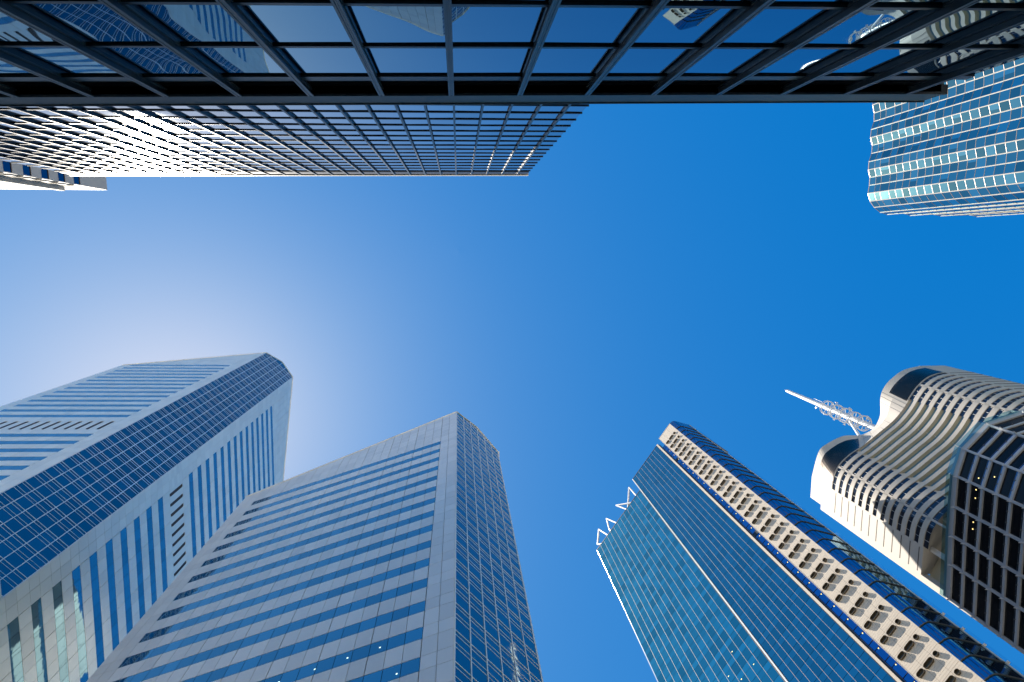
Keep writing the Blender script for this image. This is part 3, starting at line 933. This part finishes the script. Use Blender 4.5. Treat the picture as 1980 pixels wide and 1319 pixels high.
# inner body: full under the upper lobe, stepped back under the lower lobe (open sky garden)
b = MB()
def prism(mb, pts, z0, z1):
    n = len(pts)
    for i in range(n):
        a, c = pts[i], pts[(i+1) % n]; mb.poly([(*a,z0),(*c,z0),(*c,z1),(*a,z1)])
    mb.poly([(*p,z0) for p in pts]); mb.poly([(*p,z1) for p in pts])
prism(b, inner+[(125.3,86.4),(160,95),(172,80),(169,41.5)], Z1-F_*12-0.2, Z1+0.0)
b.build('core_wall', 'concrete', ct)
b = MB(); prism(b, [(159,43),(150,52),(146,60),(138,68),(133,74),(129,80),(125.5,88.0),(160,93),(172,80),(169,41.5)], GZ, Z1-F_*12-0.25); b.build('garden_wall', 'olive', ct)
b = MB()
for q in ((129.0,71.2),(126.0,79.5),(134.8,66.4)): b.tube((*q,GZ), (*q,Z1-F_*12), 0.75, 12)
b.build('column', 'white_metal', ct)

# ------------------------------------------------------------------ mast on the wavy tower
ms = thing('antenna_mast', 'tall white tubular mast ringed with antennas on the wavy tower roof', 'mast')
mx_, my_ = 145.894+0.0, 61.956
mx_, my_ = 146.6, 62.25
mk = math.hypot(mx_, my_)/math.hypot(145.894, 61.956)
b = MB()
Zt = 272.3*mk
for z0, z1, r0, r1 in ((198, 222*mk, 1.15, 1.1), (222*mk, 246*mk, 1.1, 1.0), (246*mk, Zt, 0.95, 0.72)):
    b.tube((mx_,my_,z0), (mx_,my_,z1), r0, 20, r1)
b.build('pole', 'white_metal', ms, smooth=False)
b = MB(); b.tube((mx_,my_,Zt), (mx_,my_,Zt+2.4), 0.07, 6); b.build('lightning_rod', 'white_metal', ms)
for dx in (-0.45, 0.45):
    b = MB(); b.tube((mx_+dx,my_,Zt-0.2), (mx_+dx,my_,Zt+0.5), 0.16, 8); b.build('beacon', 'red', ms)
ringz = [240.1*mk, 233.7*mk, 227.9*mk, 222.2*mk, 216.7*mk]
for i, z in enumerate(ringz):
    b = MB(); b.ring((mx_,my_,z), (0,0,1), 2.75, 0.20); b.ring((mx_,my_,z+1.3), (0,0,1), 2.75, 0.10)
    for q in range(8):
        t = 2*math.pi*q/8+i*0.3; p = (mx_+2.75*math.cos(t), my_+2.75*math.sin(t))
        b.tube((mx_+0.8*math.cos(t),my_+0.8*math.sin(t),z), (*p,z), 0.13, 5)
        b.tube((*p,z), (*p,z+1.3), 0.08, 5)
    b.ring((mx_,my_,z-1.2), (0,0,1), 0.98, 0.07); b.ring((mx_,my_,z+2.2), (0,0,1), 0.98, 0.07)
    b.build('platform_ring', 'white_metal', ms)
for t, z, r in ((0.9, 241.5, 0.5), (2.6, 238.0, 0.45), (-1.2, 236.5, 0.7), (-0.7, 229.5, 0.85), (2.3, 232.0, 0.5), (-0.4, 219.5, 0.95), (2.0, 226.5, 0.5), (1.6, 214.0, 0.5), (3.0, 243.0, 0.4)):
    z *= mk; c = Vector((mx_+3.1*math.cos(t), my_+3.1*math.sin(t), z)); ax = Vector((math.cos(t), math.sin(t), 0.1)).normalized()
    b = MB(); b.tube(c, c+ax*0.35, r*0.7, 14, r); b.tube(c-ax*0.6, c, 0.12, 6); b.build('dish_antenna', 'white_metal', ms)
for t, z in ((-2.2, 245.0), (0.4, 243.0), (-1.8, 234.0), (1.2, 230.0)):
    z *= mk; a = Vector((mx_+2.7*math.cos(t), my_+2.7*math.sin(t), z-3)); b = MB()
    b.tube(a, a+Vector((0,0,5.0)), 0.12, 6); b.tube(a+Vector((0.3,0.1,3.5)), a+Vector((0.3,0.1,6.5)), 0.07, 6); b.build('whip_antenna', 'white_metal', ms)
b = MB(); b.tube((mx_-0.3,my_+0.5,226.0*mk), (139.2,66.6,205.0), 0.5, 10); b.build('brace', 'white_metal', ms)

# ------------------------------------------------------------------ dark grid tower at the right edge
SIZE = 0.90
dg = thing('grid_tower', 'dark tower with a pale concrete grid and black windows at the right edge', 'building')
G = [(133.0,33.6),(125.6,36.0),(117.6,38.4),(112.5,44.0),(111.1,50.2),(111.2,57.4),(111.4,64.4),(111.8,71.3),(112.3,79.9)]
ZG = 133.1; G0 = 131.0
def seg(a, c, inn=0.0):
    ax, ay = a; bx, by = c; L_ = math.hypot(bx-ax, by-ay); tx, ty = (bx-ax)/L_, (by-ay)/L_
    nx, ny = ty, -tx
    if nx*ax+ny*ay > 0: nx, ny = -nx, -ny
    def fr(s, d, z): return (ax+tx*s+nx*d, ay+ty*s+ny*d, z)
    return fr, L_
par = MB()
for i in range(len(G)-1):
    fr, L_ = seg(G[i], G[i+1]); par.box(fr, 0, L_, G0, ZG, -0.5, 0.0, rnd())
par.build('parapet', 'gridframe', dg)
for k in range(0, 24):
    z1 = G0-3.6*k
    sb = MB()
    for i in range(len(G)-1):
        fr, L_ = seg(G[i], G[i+1])
        sb.box(fr, 0.22, L_-0.22, z1-3.6, z1-2.95, -0.5, -0.06, rnd())
        if i >= 1 and k < 14:
            wb = MB(); wb.box(fr, 0.22, L_-0.22, z1-2.95, z1, -0.6, -0.45); wo_ = wb.build('window', 'gridglass', dg)  # dark window; the shade at the cell head is put into its black
            vb = MB(); vb.box(fr, 0.3, L_-0.3, z1-2.9, z1-2.3, -0.44, -0.40, rnd()); vb.build('lower_pane', 'gridblue', wo_)
            fb = MB()
            for q in (1/3, 2/3): fb.box(fr, L_*q-0.12, L_*q+0.12, z1-3.05, z1-2.92, -0.4, 0.30)
            fb.box(fr, 0.3, L_-0.3, z1-2.32, z1-2.26, -0.44, -0.36)
            fb.build('bracket', 'dark_fin', wo_)
    sb.build('floor_band', 'gridframe', dg)
for i in range(1, len(G)):
    fp, Lp = seg(G[i-1], G[i]); fr, L_ = seg(G[i], G[i+1]) if i < len(G)-1 else (lambda s, d, z, f=fp, l=Lp: f(l+s*0.2, d, z), 1)
    b = MB(); b.box(fr, -0.1, 0.27, GZ, G0, -0.5, 0.02); b.box(fp, Lp-0.27, Lp+0.1, GZ, G0, -0.5, 0.018)
    b.build('column', 'gridframe', dg)
    # pointed sun fins standing off each storey line at the column
    for k in range(0, 11):
        b = MB(); z = G0-3.6*k-0.3
        p0 = fr(0,0.02,z); p1 = fr(0,0.85,z+0.55); p2 = fr(0,0.02,z+0.9)
        q0 = fr(0.12,0.02,z); q1 = fr(0.12,0.85,z+0.55); q2 = fr(0.12,0.02,z+0.9)
        b.poly([p0,p1,p2]); b.poly([q0,q2,q1]); b.poly([p0,q0,q1,p1]); b.poly([p1,q1,q2,p2]); b.poly([p2,q2,q0,p0])
        b.build('sun_fin', 'gridframe', dg)
b = MB()
inn = []
for i, p in enumerate(G):
    l = math.hypot(*p); inn.append((p[0]*(1+0.62/l), p[1]*(1+0.62/l)))
prism(b, inn+[(117.9,80.5),(118.3,62),(134,51),(140,36)], GZ, G0+0.5); b.build('core_wall', 'gridglass', dg)
b = MB()
for i in range(1, len(G)-1):
    fr, L_ = seg(G[i], G[i+1]); b.poly([fr(0,0.35,ZG-1.2), fr(L_,0.35,ZG-1.2), fr(L_,0.35,ZG+0.7), fr(0,0.35,ZG+0.7)])
b.build('glass_screen', 'balus', dg)
for i, s_, k in ((3,3.2,2),(3,4.8,1),(4,3.1,1),(4,1.2,1),(5,3.0,1),(5,1.4,1)):
    fr, L_ = seg(G[i], G[i+1]); z = G0-3.6*k-1.4
    b = MB(); b.box(fr, s_-0.12, s_+0.12, z-0.12, z+0.12, -0.44, -0.38); b.build('ceiling_light', 'lamp', dg)

# ------------------------------------------------------------------ zigzag glass tower at the upper right
zt_ = thing('zigzag_tower', 'teal glass tower with a pleated facade and cream vertical ribs at the upper right', 'building')
ZZ = 230.3
base = [(149.0,-40.6),(149.9,-38.0),(149.9,-35.1),(149.1,-32.2),(149.1,-29.3),(149.9,-26.6),(149.9,-23.8),(149.6,-20.9),(150.6,-18.1),(152.4,-15.9),(154.9,-14.1),(157.7,-13.35),(164.3,-13.75),(166.7,-13.0),(175.8,-13.45),(178.7,-12.9),(190.0,-13.3),(193,-12.7)]
up = []
y = -43.7
pat = [(149.1,-43.5),(149.9,-46.3),(149.7,-49.2),(148.9,-52.0)]
for rep in range(4):
    for x, yy in pat: up.append((x, yy-11.45*rep))
PZ = up[::-1]+base
hz = [0, 0.0164, 0.0296, 0.05]
FZ = 3.45
def zseg(a, c):
    ax, ay = a; bx, by = c; L_ = math.hypot(bx-ax, by-ay); tx, ty = (bx-ax)/L_, (by-ay)/L_
    nx, ny = -ty, tx
    if nx*ax+ny*ay > 0: nx, ny = -nx, -ny
    return (lambda s, d, z: (ax+tx*s+nx*d, ay+ty*s+ny*d, z)), L_
levels = [ZZ, ZZ-3.6, ZZ-6.6]
while levels[-1] > 20: levels.append(levels[-1]-(4.75 if len(levels) == 3 else FZ))
tones = {}
for k in range(len(levels)-1):
    z1, z0 = levels[k], levels[k+1]
    if k > 34: break
    b = MB()
    for i in range(len(PZ)-1):
        fr, L_ = zseg(PZ[i], PZ[i+1])
        r_ = rnd(); base_t = 0.35+0.3*((k*7+i*3) % 2)
        if r_ < 0.10: s_ = L_*(0.3+0.3*rnd()); parts = ((0, s_, 0.95), (s_, L_, 0.3))
        elif r_ < 0.2: parts = ((0, L_, 0.9),)
        else: parts = ((0, L_, base_t+(rnd()-0.5)*0.4),)
        tl = (rnd()-0.5)*0.02
        for s0, s1, tn in parts:
            b.poly([fr(s0,tl,z0), fr(s1,-tl,z0), fr(s1,-tl,z1), fr(s0,tl,z1)], max(0, min(1, tn)))
    b.build('window', 'cyan', zt_, recalc=False)
b = MB(); prism(b, [(p[0]+0.3, p[1]-0.02) for p in PZ]+[(230,-20),(230,-100),(150,-100)], GZ, ZZ-0.1); b.build('core_wall', 'joint', zt_)
for p in PZ:
    b = MB(); b.tube((p[0],p[1],GZ), (p[0],p[1],ZZ+0.1), 0.16, 6); b.build('rib', 'creamfin', zt_)
for k in range(len(levels)):
    if k > 36: break
    b = MB()
    for i in range(len(PZ)-1):
        fr, L_ = zseg(PZ[i], PZ[i+1]); t_ = 0.16 if k == 0 else 0.06
        b.box(fr, 0.1, L_-0.1, levels[k]-t_, levels[k]+t_, -0.1, 0.06)
    b.build('transom', 'zzbar', zt_)
